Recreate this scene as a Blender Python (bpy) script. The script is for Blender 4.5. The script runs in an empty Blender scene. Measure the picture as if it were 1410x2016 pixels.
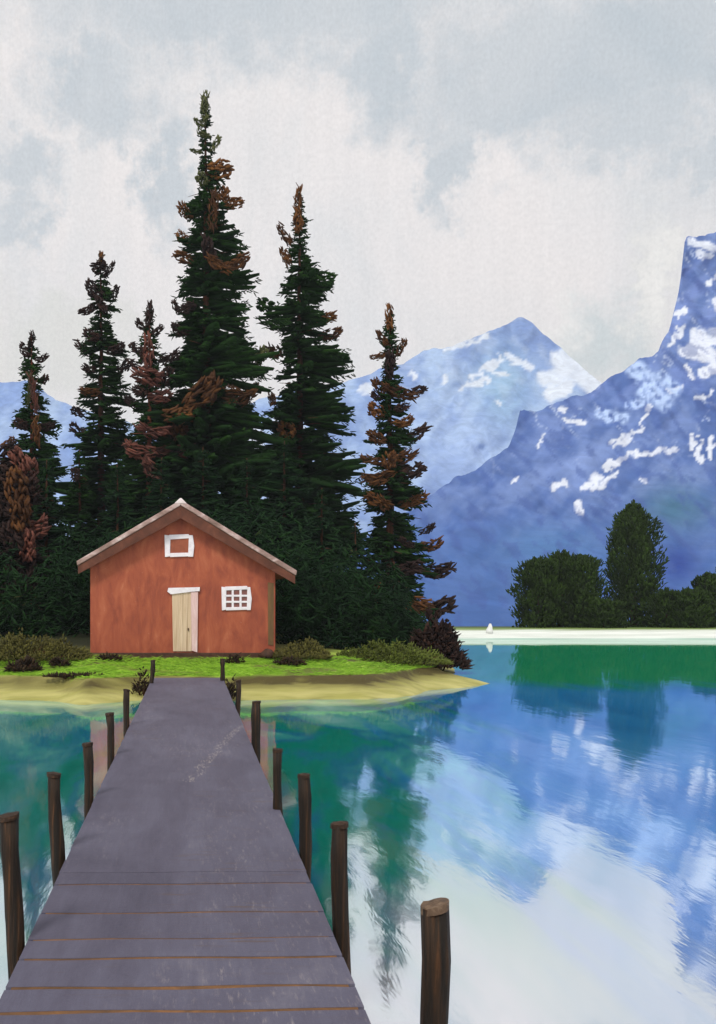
import bpy, math, random
from mathutils import Vector, noise
R = random.Random(7)
scene = bpy.context.scene
COL = scene.collection
pi = math.pi
F = 2000.0; HX = 373.0; HY = 1182.0; H = 2.25; DECK = 0.5     # focal length, vanishing point of the pier, eye and deck heights

def P(px, py, D):
    return Vector(((px-HX)*D/F, D, H+(HY-py)*D/F))
def lerp(a, b, t): return a+(b-a)*t
def clamp(x, a=0., b=1.): return max(a, min(b, x))
def smooth(a, b, x):
    t = clamp((x-a)/(b-a)); return t*t*(3-2*t)
def prof(pts, x):
    if x <= pts[0][0]: return pts[0][1:] if len(pts[0]) > 2 else pts[0][1]
    for p, q in zip(pts, pts[1:]):
        if x <= q[0]:
            t = (x-p[0])/(q[0]-p[0])
            r = tuple(lerp(u, v, t) for u, v in zip(p[1:], q[1:]))
            return r if len(r) > 1 else r[0]
    return pts[-1][1:] if len(pts[-1]) > 2 else pts[-1][1]
def fbm(x, y, z=0., o=4): return noise.fractal(Vector((x, y, z)), 1.0, 2.0, o, noise_basis='PERLIN_ORIGINAL')
def s2l(r, g, b):
    f = lambda c: (c/255/12.92) if c/255 <= .04045 else ((c/255+.055)/1.055)**2.4
    return (f(r), f(g), f(b))

# ------------------------------------------------------------------ materials
def newmat(name):
    m = bpy.data.materials.new(name); m.use_nodes = True
    nt = m.node_tree; nt.nodes.clear()
    out = nt.nodes.new('ShaderNodeOutputMaterial')
    b = nt.nodes.new('ShaderNodeBsdfPrincipled')
    nt.links.new(b.outputs[0], out.inputs[0])
    return m, nt, b
def N(nt, t, **kw):
    n = nt.nodes.new(t)
    for k, v in kw.items(): setattr(n, k, v)
    return n
def math_(nt, op, a, b=None, c=None, cl=False):
    n = N(nt, 'ShaderNodeMath', operation=op); n.use_clamp = cl
    for i, v in enumerate((a, b, c)):
        if v is None: continue
        if isinstance(v, (int, float)): n.inputs[i].default_value = v
        else: nt.links.new(v, n.inputs[i])
    return n.outputs[0]
def noise_(nt, vec, scale3, detail=4, rough=.6, dist=0.):
    mp = N(nt, 'ShaderNodeMapping'); mp.inputs['Scale'].default_value = scale3
    nt.links.new(vec, mp.inputs[0])
    n = N(nt, 'ShaderNodeTexNoise'); n.inputs['Scale'].default_value = 1
    n.inputs['Detail'].default_value = detail; n.inputs['Roughness'].default_value = rough
    n.inputs['Distortion'].default_value = dist
    nt.links.new(mp.outputs[0], n.inputs['Vector'])
    return n.outputs[0]
def ramp_(nt, fac, stops):
    r = N(nt, 'ShaderNodeValToRGB'); e = r.color_ramp.elements
    while len(e) < len(stops): e.new(.5)
    for el, (p, c) in zip(e, stops):
        el.position = p; el.color = (*c, 1)
    nt.links.new(fac, r.inputs[0]); return r.outputs[0]
def mix_(nt, fac, a, b, mode='MIX'):
    m = N(nt, 'ShaderNodeMix', data_type='RGBA', blend_type=mode)
    for i, v in ((0, fac), (6, a), (7, b)):
        if isinstance(v, (int, float)): m.inputs[i].default_value = v
        elif isinstance(v, tuple): m.inputs[i].default_value = (*v, 1)
        else: nt.links.new(v, m.inputs[i])
    return m.outputs[2]

def brush(name, stops, cs=(3, 3, 3), tone=0., rough=.6, bs=(20, 20, 20), bump=.35, dist=.02, spec=.35, fleck=None, fs=(60, 60, 60), ft=.68, attr=None, wobble=.6):
    """thickly brushed surface: noise streaks choose the pigment, a second noise gives the relief of the bristles"""
    m, nt, b = newmat(name)
    tc = N(nt, 'ShaderNodeTexCoord').outputs['Object']
    n1 = noise_(nt, tc, cs, 5, .62, wobble)
    v = math_(nt, 'MULTIPLY_ADD', n1, 1.9, -.45, True)
    if tone:
        at = N(nt, 'ShaderNodeAttribute', attribute_name='tone').outputs['Fac']
        v = math_(nt, 'ADD', math_(nt, 'MULTIPLY', v, 1-tone), math_(nt, 'MULTIPLY', at, tone), cl=True)
    if attr:
        a = N(nt, 'ShaderNodeAttribute', attribute_name=attr).outputs['Color']
        g = ramp_(nt, v, [(0, (.82,)*3), (1, (1.18,)*3)])
        c = mix_(nt, 1., a, g, 'MULTIPLY')
    else:
        c = ramp_(nt, v, stops)
    if fleck:
        f = noise_(nt, tc, fs, 3, .7)
        k = math_(nt, 'MULTIPLY', math_(nt, 'GREATER_THAN', f, ft), .8)
        c = mix_(nt, k, c, fleck)
    nt.links.new(c, b.inputs['Base Color'])
    b.inputs['Roughness'].default_value = rough
    b.inputs['Specular IOR Level'].default_value = spec
    if bump:
        n2 = noise_(nt, tc, bs, 5, .65, .3)
        bp = N(nt, 'ShaderNodeBump'); bp.inputs['Strength'].default_value = bump; bp.inputs['Distance'].default_value = dist
        nt.links.new(n2, bp.inputs['Height']); nt.links.new(bp.outputs[0], b.inputs['Normal'])
    return m

def lin(*c): return s2l(*c)
M = {}
M['needle'] = brush('spruce needles', [(0, (.006, .015, .005)), (.45, (.012, .034, .009)), (.75, (.025, .064, .012)), (1, (.065, .15, .024))], (1.6, 1.6, 2.2), .5, .85, (14, 14, 20), .5, .05, .03)
M['thicket'] = brush('dark thicket leaves', [(0, (.005, .011, .006)), (.4, (.009, .024, .010)), (.7, (.016, .044, .013)), (.86, (.04, .042, .014)), (1, (.085, .10, .025))], (.45, .45, .35), .38, .85, (14, 14, 20), .5, .05, .03, wobble=1.5)
M['brown'] = brush('dry brown needles', [(0, (.018, .009, .007)), (.4, (.072, .030, .011)), (.75, (.15, .060, .016)), (1, (.25, .11, .028))], (3, 3, 3), .6, .7, (8, 8, 30), .5, .04, .12)
M['purple'] = brush('dark purple brown needles', [(0, (.012, .007, .007)), (.6, (.028, .015, .013)), (1, (.065, .03, .02))], (3, 3, 3), .6, .7, (8, 8, 30), .5, .04, .12)
M['rust'] = brush('rusty red needles', [(0, (.03, .012, .010)), (.5, (.10, .032, .021)), (1, (.24, .08, .05))], (3, 3, 3), .6, .6, (8, 8, 30), .5, .04, .25)
M['olive'] = brush('olive needles', [(0, (.03, .04, .012)), (.6, (.075, .085, .025)), (1, (.15, .16, .05))], (3, 3, 3), .6, .65, (8, 8, 30), .5, .04, .2)
M['bark'] = brush('spruce bark', [(0, (.02, .011, .008)), (.6, (.06, .026, .014)), (1, (.14, .05, .025))], (5, 5, 1), 0, .8, (20, 20, 4), .5, .04, .1)
M['barkred'] = brush('red spruce bark', [(0, (.07, .025, .015)), (.6, (.18, .06, .035)), (1, (.30, .12, .07))], (5, 5, 1), 0, .8, (20, 20, 4), .5, .04, .1)
M['fargreen'] = brush('far broadleaf foliage', [(0, (.016, .028, .008)), (.5, (.025, .046, .010)), (.8, (.036, .068, .012)), (1, (.07, .13, .02))], (.9, .9, .2), .45, .85, (6, 6, 3), .5, .1, .03)
M['shrub'] = brush('olive shrub leaves', [(0, (.05, .047, .014)), (.5, (.105, .098, .026)), (1, (.19, .18, .042))], (2, 2, 2), .45, .7, (20, 20, 20), .4, .03, .15)
M['shrubgreen'] = brush('olive green shrub leaves', [(0, (.05, .055, .014)), (.5, (.10, .125, .024)), (1, (.19, .25, .04))], (1.2, 2, 2), .4, .7, (20, 20, 20), .4, .03, .15)
M['tussock'] = brush('dark dead grass', [(0, (.012, .008, .006)), (.6, (.035, .021, .012)), (1, (.08, .05, .022))], (4, 4, 4), .6, .7, (20, 20, 20), .4, .02, .15)
M['grass'] = brush('bright grass blades', [(0, (.09, .17, .012)), (.45, (.19, .37, .022)), (.8, (.28, .52, .035)), (1, (.42, .62, .09))], (1.2, 2, 2), .6, .6, (20, 20, 20), .3, .02, .2)
M['ground'] = brush('shore ground', None, (1.2, 5, 5), 0, .7, (14, 44, 44), .6, .02, .2, attr='Col', fleck=(.75, .72, .5), fs=(22, 60, 60), ft=.70)
M['farshore'] = brush('far shore ground', None, (.3, 2, 2), 0, .7, (3, 8, 8), .4, .05, .2, attr='Col')
M['rock'] = brush('blue mountain rock', None, (.22, .06, .30), 0, .85, (.7, .3, .9), .35, .5, .04, attr='Col', wobble=1.2)
M['wall'] = brush('red painted wall', [(0, (.19, .044, .025)), (.35, (.28, .064, .032)), (.6, (.345, .085, .039)), (.85, (.40, .112, .053)), (1, (.47, .17, .085))], (3.2, 3.2, 1.1), 0, .6, (30, 30, 7), .45, .02, .3, fleck=(.8, .55, .42), fs=(34, 34, 20), ft=.715)
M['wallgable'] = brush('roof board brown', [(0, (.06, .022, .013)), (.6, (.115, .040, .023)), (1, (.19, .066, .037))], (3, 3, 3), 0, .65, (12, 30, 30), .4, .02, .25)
M['roof'] = brush('weathered pinkish roof', [(0, (.13, .08, .06)), (.35, (.25, .165, .14)), (.6, (.38, .265, .24)), (.85, (.58, .47, .45)), (1, (.76, .68, .67))], (2.2, 5, 4), 0, .6, (5, 30, 30), .5, .03, .3)
M['ridge'] = brush('pale ridge board', [(0, (.6, .5, .48)), (1, (.85, .8, .8))], (5, 5, 5), 0, .6, (20, 20, 20), .4, .02, .3)
M['white'] = brush('white trim paint', [(0, (.62, .57, .62)), (.5, (.76, .72, .77)), (1, (.86, .84, .87))], (6, 6, 6), 0, .55, (40, 40, 40), .4, .012, .35)
M['pink'] = brush('pinkish door jamb', [(0, (.55, .36, .33)), (.6, (.68, .48, .47)), (1, (.8, .65, .64))], (8, 8, 2), 0, .55, (40, 40, 8), .4, .012, .3)
M['door'] = brush('beige door boards', [(0, (.34, .23, .14)), (.4, (.56, .42, .28)), (.7, (.66, .52, .37)), (1, (.76, .64, .48))], (22, 22, .7), 0, .55, (60, 60, 4), .45, .012, .3)
M['pane'] = brush('dark red window panes', [(0, (.10, .035, .03)), (1, (.28, .10, .08))], (6, 6, 6), 0, .35, (30, 30, 30), .2, .01, .5)
M['panel'] = brush('attic shutter', [(0, (.22, .06, .03)), (1, (.36, .10, .05))], (6, 6, 6), 0, .55, (30, 30, 30), .3, .01, .3)
M['olivepost'] = brush('dark corner board', [(0, (.10, .06, .022)), (1, (.19, .10, .04))], (8, 8, 1.5), 0, .6, (40, 40, 8), .4, .012, .3)
M['stone'] = brush('dark footing stone', [(0, (.03, .016, .012)), (1, (.10, .05, .03))], (8, 8, 8), 0, .7, (30, 30, 30), .5, .02, .2)
M['paleston'] = brush('white stone', [(0, (.6, .62, .62)), (1, (.85, .86, .84))], (3, 3, 3), 0, .7, (10, 10, 10), .4, .02, .2)
M['post'] = brush('wet brown post wood', [(0, (.006, .005, .004)), (.45, (.014, .010, .007)), (.7, (.034, .018, .009)), (.92, (.10, .044, .018)), (1, (.17, .085, .045))], (34, 34, 1.5), 0, .6, (70, 70, 7), .8, .014, .2)
M['cut'] = brush('cut post end', [(0, (.035, .022, .014)), (.6, (.12, .075, .045)), (1, (.26, .19, .13))], (30, 30, 30), 0, .6, (80, 80, 80), .5, .008, .3)
M['cutdark'] = brush('dark post end', [(0, (.012, .008, .006)), (.6, (.035, .02, .012)), (1, (.11, .055, .03))], (30, 30, 30), 0, .7, (80, 80, 80), .5, .008, .2)
M['gap'] = brush('brown timber under the planks', [(0, (.07, .04, .02)), (.6, (.16, .08, .034)), (1, (.26, .125, .045))], (6, 6, 6), 0, .7, (30, 30, 30), .4, .01, .2)

# deck: purple grey boards, worn pale by feet, brush marks lengthwise and crosswise
def deck_mat():
    m, nt, b = newmat('purple grey deck boards')
    tc = N(nt, 'ShaderNodeTexCoord').outputs['Object']
    at = N(nt, 'ShaderNodeAttribute', attribute_name='tone').outputs['Fac']
    n1 = noise_(nt, tc, (1.4, .5, 1), 5, .65, .6)
    n2 = noise_(nt, tc, (14, 1.3, 1), 4, .7, .3)
    v = math_(nt, 'ADD', math_(nt, 'MULTIPLY', n1, .75), math_(nt, 'MULTIPLY', n2, .35))
    v = math_(nt, 'ADD', math_(nt, 'MULTIPLY', at, .12), v)
    v = math_(nt, 'MULTIPLY_ADD', v, 2.2, -.85, True)
    c = ramp_(nt, v, [(0, (.060, .056, .086)), (.4, (.083, .078, .115)), (.75, (.102, .099, .143)), (1, (.138, .132, .172))])
    w = noise_(nt, tc, (45, 7, 1), 5, .75)                       # pale scuffs
    w2 = noise_(nt, tc, (1.2, .45, 1), 2, .5)
    k = math_(nt, 'MULTIPLY', math_(nt, 'SUBTRACT', w, .55, cl=True), math_(nt, 'MULTIPLY', math_(nt, 'SUBTRACT', w2, .42, cl=True), 22), cl=True)
    c = mix_(nt, math_(nt, 'MULTIPLY', k, .6), c, (.33, .29, .29))
    d = noise_(nt, tc, (3, 22, 1), 3, .6)                         # brown stains across
    d2 = noise_(nt, tc, (1.5, .8, 1), 2, .5)
    kd = math_(nt, 'MULTIPLY', math_(nt, 'MULTIPLY', math_(nt, 'SUBTRACT', d, .58, cl=True), 8), math_(nt, 'MULTIPLY', math_(nt, 'SUBTRACT', d2, .5, cl=True), 6), cl=True)
    c = mix_(nt, math_(nt, 'MULTIPLY', kd, .55), c, (.10, .062, .035))
    sp = N(nt, 'ShaderNodeSeparateXYZ'); nt.links.new(tc, sp.inputs[0])       # one long pale scratch
    off = math_(nt, 'SUBTRACT', math_(nt, 'MULTIPLY_ADD', sp.outputs[1], .164, .02), sp.outputs[0])
    off = math_(nt, 'ADD', off, math_(nt, 'MULTIPLY_ADD', noise_(nt, tc, (3, 3, 1), 3), .3, -.15))
    on = math_(nt, 'MULTIPLY', math_(nt, 'LESS_THAN', math_(nt, 'ABSOLUTE', off), .05), math_(nt, 'LESS_THAN', math_(nt, 'ABSOLUTE', math_(nt, 'SUBTRACT', sp.outputs[1], 2.0)), 2.2))
    on = math_(nt, 'MULTIPLY', on, math_(nt, 'GREATER_THAN', noise_(nt, tc, (70, 16, 1), 3, .7), .57))
    c = mix_(nt, math_(nt, 'MULTIPLY', on, .5), c, (.46, .41, .37))
    nt.links.new(c, b.inputs['Base Color'])
    b.inputs['Roughness'].default_value = .62; b.inputs['Specular IOR Level'].default_value = .25
    h = math_(nt, 'ADD', noise_(nt, tc, (24, 42, 1), 5, .7, .5), math_(nt, 'MULTIPLY', noise_(nt, tc, (40, 4, 1), 4, .6), .6))
    bp = N(nt, 'ShaderNodeBump'); bp.inputs['Strength'].default_value = .5; bp.inputs['Distance'].default_value = .012
    nt.links.new(h, bp.inputs['Height']); nt.links.new(bp.outputs[0], b.inputs['Normal'])
    return m
M['deck'] = deck_mat()

def water_mat():
    m = bpy.data.materials.new('lake water'); m.use_nodes = True
    nt = m.node_tree; nt.nodes.clear()
    out = N(nt, 'ShaderNodeOutputMaterial')
    tc = N(nt, 'ShaderNodeTexCoord').outputs['Object']
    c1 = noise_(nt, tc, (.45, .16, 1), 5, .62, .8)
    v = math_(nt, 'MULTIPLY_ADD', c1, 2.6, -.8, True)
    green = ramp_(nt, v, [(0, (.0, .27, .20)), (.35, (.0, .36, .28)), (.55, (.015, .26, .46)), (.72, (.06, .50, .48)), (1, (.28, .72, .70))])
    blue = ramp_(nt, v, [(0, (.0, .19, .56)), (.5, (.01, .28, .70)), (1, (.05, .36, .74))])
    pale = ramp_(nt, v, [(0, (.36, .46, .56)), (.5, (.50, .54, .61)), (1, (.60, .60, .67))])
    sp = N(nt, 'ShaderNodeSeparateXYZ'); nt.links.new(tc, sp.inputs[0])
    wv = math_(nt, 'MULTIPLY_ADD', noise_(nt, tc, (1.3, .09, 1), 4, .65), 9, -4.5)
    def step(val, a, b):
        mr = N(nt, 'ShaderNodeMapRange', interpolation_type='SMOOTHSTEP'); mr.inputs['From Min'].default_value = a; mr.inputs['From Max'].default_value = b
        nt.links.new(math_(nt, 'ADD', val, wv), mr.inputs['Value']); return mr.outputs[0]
    # reflections tinted into the body colour: trees green, mountains blue, near sky pale
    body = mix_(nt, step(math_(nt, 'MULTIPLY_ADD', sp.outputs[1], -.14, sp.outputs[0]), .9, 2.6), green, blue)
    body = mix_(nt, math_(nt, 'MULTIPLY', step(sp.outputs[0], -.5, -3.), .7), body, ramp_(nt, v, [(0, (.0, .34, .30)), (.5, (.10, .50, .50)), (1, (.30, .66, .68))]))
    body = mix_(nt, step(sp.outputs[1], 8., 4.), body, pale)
    body = mix_(nt, step(sp.outputs[1], 24, 29), body, (.0, .38, .17))  # far grove's reflection painted in as a green band
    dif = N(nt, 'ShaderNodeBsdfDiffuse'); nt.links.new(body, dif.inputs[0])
    gl = N(nt, 'ShaderNodeBsdfGlossy'); gl.inputs['Color'].default_value = (.96, .97, 1, 1); pass
    near = step(sp.outputs[1], 34, 6)
    nt.links.new(math_(nt, 'MULTIPLY_ADD', near, .03, .03), gl.inputs['Roughness'])
    f = noise_(nt, tc, (3.2, .8, 1), 4, .6, .3)
    g = noise_(nt, tc, (.9, .3, 1), 3, .5, .3)
    h = math_(nt, 'ADD', math_(nt, 'MULTIPLY', f, .3), g)
    calm = math_(nt, 'MULTIPLY_ADD', noise_(nt, tc, (.12, .07, 1), 2, .5), 1.6, -.25, True)
    bp = N(nt, 'ShaderNodeBump'); bp.inputs['Distance'].default_value = .06
    nt.links.new(math_(nt, 'MULTIPLY', math_(nt, 'MULTIPLY_ADD', calm, .15, .06), math_(nt, 'MULTIPLY_ADD', near, .6, .4)), bp.inputs['Strength'])
    nt.links.new(h, bp.inputs['Height'])
    nt.links.new(bp.outputs[0], gl.inputs['Normal'])
    mx = N(nt, 'ShaderNodeMixShader'); mx.inputs[0].default_value = .74
    nt.links.new(dif.outputs[0], mx.inputs[1]); nt.links.new(gl.outputs[0], mx.inputs[2])
    nt.links.new(mx.outputs[0], out.inputs[0])
    return m
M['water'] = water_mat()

# ------------------------------------------------------------------ mesh builder
ORIGIN = {}
class MB:
    def __init__(s): s.v = []; s.f = []; s.t = []; s.c = None
    def add(s, vs, fs, tone=.5):
        o = len(s.v); s.v += [tuple(v) for v in vs]; s.t += [tone]*len(vs)
        s.f += [tuple(i+o for i in f) for f in fs]
    def dab(s, p, d, n, L, W, T, bend=0., tone=.5, ws=(.45, .9, 1., .85, .4)):
        d = d.normalized(); n = (n-d*n.dot(d))
        n = n.normalized() if n.length > 1e-4 else d.orthogonal().normalized()
        sd = d.cross(n); vs = []
        for k, w in enumerate(ws):
            t = k/(len(ws)-1)
            c = p+d*(L*t)+n*(bend*L*t*t)
            a = sd*(W*.5*w*R.uniform(.82, 1.15)); b = n*(T*.5*w)
            vs += [c-a, c-b, c+a, c+b]
        fs = [(0, 1, 2, 3)]
        for k in range(len(ws)-1):
            for j in range(4):
                fs.append((k*4+j, k*4+4+j, k*4+4+(j+1) % 4, k*4+(j+1) % 4))
        k = len(ws)*4-4; fs.append((k+3, k+2, k+1, k))
        s.add(vs, fs, tone)
    def blade(s, p, d, sd, L, W, tone=.5):
        s.add([p-sd*W*.35, p+sd*W*.35, p+d*L*.55+sd*W*.5, p+d*L, p+d*L*.55-sd*W*.5], [(0, 1, 2, 3, 4)], tone)
    def box(s, x0, x1, y0, y1, z0, z1, tone=.5):
        s.add([(x0, y0, z0), (x1, y0, z0), (x1, y1, z0), (x0, y1, z0), (x0, y0, z1), (x1, y0, z1), (x1, y1, z1), (x0, y1, z1)],
              [(0, 3, 2, 1), (4, 5, 6, 7), (0, 1, 5, 4), (1, 2, 6, 5), (2, 3, 7, 6), (3, 0, 4, 7)], tone)
    def prism(s, pts, y0, y1, tone=.5):
        """polygon in x,z (counter-clockwise seen from -y) pushed from y0 back to y1"""
        n = len(pts)
        s.add([(x, y0, z) for x, z in pts]+[(x, y1, z) for x, z in pts],
              [tuple(range(n)), tuple(range(2*n-1, n-1, -1))]+[(i, i+n, (i+1) % n+n, (i+1) % n) for i in range(n)], tone)
    def tube(s, pts, rad, k=10, tone=.5, jit=0., cap=True):
        vs = []
        for i, (p, r) in enumerate(zip(pts, rad)):
            a = pts[min(i+1, len(pts)-1)]-pts[max(i-1, 0)]; a.normalize()
            u = a.orthogonal().normalized() if abs(a.z) < .8 else (Vector((1, 0, 0))-a*a.x).normalized()
            w = a.cross(u)
            for j in range(k):
                q = 2*pi*j/k; rr = r*(1+R.uniform(-jit, jit))
                vs.append(p+u*(math.cos(q)*rr)+w*(math.sin(q)*rr))
        fs = [(i*k+j, i*k+(j+1) % k, i*k+k+(j+1) % k, i*k+k+j) for i in range(len(pts)-1) for j in range(k)]
        if cap: fs += [tuple(range(k-1, -1, -1)), tuple(range((len(pts)-1)*k, len(pts)*k))]
        s.add(vs, fs, tone)
    def build(s, name, mat, parent=None, smooth_=True, bevel=0.):
        o0 = ORIGIN.get(parent.name, Vector()) if parent else Vector()
        me = bpy.data.meshes.new(name)
        me.from_pydata([(v[0]-o0[0], v[1]-o0[1], v[2]-o0[2]) for v in s.v], [], s.f)
        a = me.attributes.new('tone', 'FLOAT', 'POINT'); a.data.foreach_set('value', s.t)
        if s.c:
            a = me.attributes.new('Col', 'FLOAT_COLOR', 'POINT')
            a.data.foreach_set('color', [x for c in s.c for x in (*c, 1.)])
        me.polygons.foreach_set('use_smooth', [smooth_]*len(me.polygons))
        me.materials.append(mat); me.update()
        o = bpy.data.objects.new(name, me); COL.objects.link(o)
        if parent: o.parent = parent; ORIGIN[o.name] = o0
        if bevel:
            md = o.modifiers.new('bevel', 'BEVEL'); md.width = bevel; md.segments = 2; md.limit_method = 'ANGLE'
        return o
def thing(name, label, cat, loc, group=None):
    o = bpy.data.objects.new(name, None); COL.objects.link(o); o.location = loc; o.empty_display_size = .3
    ORIGIN[o.name] = Vector(loc); o['label'] = label; o['category'] = cat
    if group: o['group'] = group
    return o
def struct(o, label=None, kind='structure', cat=None):
    o['kind'] = kind
    if label: o['label'] = label
    if cat: o['category'] = cat
    return o

# ------------------------------------------------------------------ terrain
FRONT = [(-60, 24.5), (-12, 23.6), (-4.3, 23.0), (-3.4, 22.8), (-2.9, 22.5), (-2.3, 21.8), (-1.9, 22.3), (-1.2, 22.8), (0, 22.8), (1., 22.75), (2.5, 23.), (4.0, 23.15), (4.8, 23.5), (5.4, 24.2), (6.0, 25.3), (7.2, 26.3), (8.3, 27.5), (9.5, 30.5), (40, 42)]
SIDE = [(20, 5.4), (25.4, 6.6), (27.5, 8.35), (28.3, 7.6), (29.5, 7.7), (33, 8.6), (40, 10.4), (52, 13.6), (60, 15.2)]
def shore_d(X, Y):
    d1 = Y-prof(FRONT, X)+.22*fbm(X*.9, Y*.25, 3, 3)*(1 if abs(X) > 1.2 else .3)
    d2 = (prof(SIDE, Y)-X)*.9+.12*fbm(X*.5, Y*.8, 9, 3)
    d3 = (58-Y)*.7
    h = clamp(.5+.5*(d2-d1)/1.1); m = d2+(d1-d2)*h-1.1*h*(1-h)*.5       # rounded where the two shores meet
    return min(m, d3)
def height(X, Y):
    d = shore_d(X, Y)
    if d < 0: return max(-1.6, .3*d)
    if d < 1.15: z = .24*d
    elif d < 1.45: z = .276+.16*smooth(1.15, 1.45, d)
    else: z = .436+.115*min(d-1.45, 3.4)+.045*max(0, min(d-4.85, 22))
    return z+.03*fbm(X*1.3, Y*1.3, 1, 3)*smooth(1.6, 3, d)
def gz(X, Y): return height(X, Y)

def ground():
    m = MB(); m.c = []
    xs = [-60+i*2 for i in range(23)]+[-14.+.14*i for i in range(218)]
    xs = [x for x in xs if x < 17]; xs = sorted(set(round(x, 3) for x in xs))
    ys = [18.5+.10*i for i in range(110)]+[29.5+.5*i for i in range(62)]
    sand, sand2 = (.32, .31, .085), (.47, .44, .16)
    dark, lime, lime2, oliv, soil = (.075, .06, .018), (.27, .47, .035), (.36, .50, .07), (.085, .088, .022), (.018, .022, .008)
    for y in ys:
        for x in xs:
            d = shore_d(x, y); m.v.append((x, y, gz(x, y))); m.t.append(.5)
            k = fbm(x*.7, y*3, 5, 4); k2 = fbm(x*.5+7, y*1.2, 2, 4)
            c = Vector(sand).lerp(Vector(sand2), clamp(.5+k))
            dd = d+.12*fbm(x*1.5, y*1.5, 8, 3)
            c = c.lerp(Vector((.16, .17, .06)), .8*(1-smooth(-.3, .12, dd)))
            c = c.lerp(Vector((.17, .155, .04)), smooth(.55, 1.0, dd+.35*k)*.8)
            c = c.lerp(Vector(dark), smooth(1.05, 1.2, dd+.25*k)*(1 if x > 1 else clamp(.55+1.6*k2)))  # shadow of the bank edge, painted into the ground colour
            g = Vector(lime).lerp(Vector(lime2), smooth(2.2, 5, x))
            g = g.lerp(Vector(oliv), smooth(.12, .4, k2)*.8)
            g = g.lerp(Vector((.20, .25, .035)), smooth(4, 7, x)*.6)
            c = c.lerp(g, smooth(1.4, 1.6, dd+.2*k2))
            c = c.lerp(Vector(oliv), smooth(3.2, 4.0, dd+.3*k2+(.25 if x > 3 else 0)))
            c = c.lerp(Vector(soil), smooth(5.6, 7.5, dd))
            m.c.append(tuple(c))
    nx = len(xs)
    m.f = [(j*nx+i, j*nx+i+1, j*nx+nx+i+1, j*nx+nx+i) for j in range(len(ys)-1) for i in range(nx-1)]
    struct(m.build('ground', M['ground']), 'sandy shore rising to a bright green grass bank')
ground()

def far_shore():
    m = MB(); m.c = []
    xs = [-90+3*i for i in range(80)]; ys = [56+.4*i for i in range(32)]
    for y in ys:
        for x in xs:
            d = y-59.3+.5*fbm(x*.12, y*.2, 4, 3)
            z = -.6+.0 if d < -2 else (.25*d if d < 0 else min(.16*d, .5))
            m.v.append((x, y, z)); m.t.append(.5)
            k = fbm(x*.3, y*1.2, 6, 4)
            c = Vector((.66, .72, .66)).lerp(Vector((.80, .84, .80)), clamp(.5+k))
            c = c.lerp(Vector((.16, .24, .05)), smooth(2.3, 3.4, d+.6*k))
            c = c.lerp(Vector((.05, .085, .03)), smooth(4.5, 7, d+.6*k))
            c = c.lerp(Vector((.05, .30, .22)), 1-smooth(-.2, .25, d))
            m.c.append(tuple(c))
    nx = len(xs)
    m.f = [(j*nx+i, j*nx+i+1, j*nx+nx+i+1, j*nx+nx+i) for j in range(len(ys)-1) for i in range(nx-1)]
    struct(m.build('far_shore', M['farshore']), 'pale far shore below dark green trees')
far_shore()

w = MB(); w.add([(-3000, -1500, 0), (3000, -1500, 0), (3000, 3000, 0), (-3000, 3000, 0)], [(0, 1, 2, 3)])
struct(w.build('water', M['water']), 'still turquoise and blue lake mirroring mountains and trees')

# ------------------------------------------------------------------ mountains
def seg_d(px, py, a, b):
    ax, ay = a; bx, by = b; vx, vy = bx-ax, by-ay
    t = clamp(((px-ax)*vx+(py-ay)*vy)/max(1e-6, vx*vx+vy*vy))
    return math.hypot(px-ax-vx*t, py-ay-vy*t)
def mountain(hm, name, label, ridge, px0, px1, dpx, D0, Dr, footy, rows, relief, colfn, rough_):
    m = MB(); m.c = []
    cols = int((px1-px0)/dpx)+1
    R_ = rows+14
    for j in range(R_):
        for i in range(cols):
            px = px0+i*dpx
            ry = prof(ridge, px)+rough_*fbm(px*.022, 3.1, D0, 4)
            if j < rows:
                t = j/(rows-1)
                py = max(ry, lerp(footy, footy-hm*1.06, t)); hh = clamp((footy-py)/hm, 0, 1.3); D = lerp(D0, Dr, hh**.85)
                nn = fbm(px*.009+py*.004, py*.009, D0*.1, 3)+.6*abs(fbm(px*.02+5-py*.012, py*.013, 2, 2))
                D += relief*nn*smooth(0, .2, hh)*(.5+hh)
                v = P(px, py, D); q = (px, py, t)
            else:
                t = (j-rows+1)/14
                De = lerp(D0, Dr, clamp((footy-ry)/hm, 0, 1.3)**.85); D = lerp(De, De+Dr*.8, t); top = P(px, ry, De)
                v = P(px, ry, D); v.z = lerp(top.z, 0, smooth(0, 1, t)); q = (px, ry, 1)
            m.v.append(tuple(v)); m.t.append(.5); m.c.append(tuple(colfn(*q)))
    m.f = [(j*cols+i, j*cols+i+1, j*cols+cols+i+1, j*cols+cols+i) for j in range(R_-1) for i in range(cols-1)]
    return struct(m.build(name, M['rock']), label)

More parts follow.
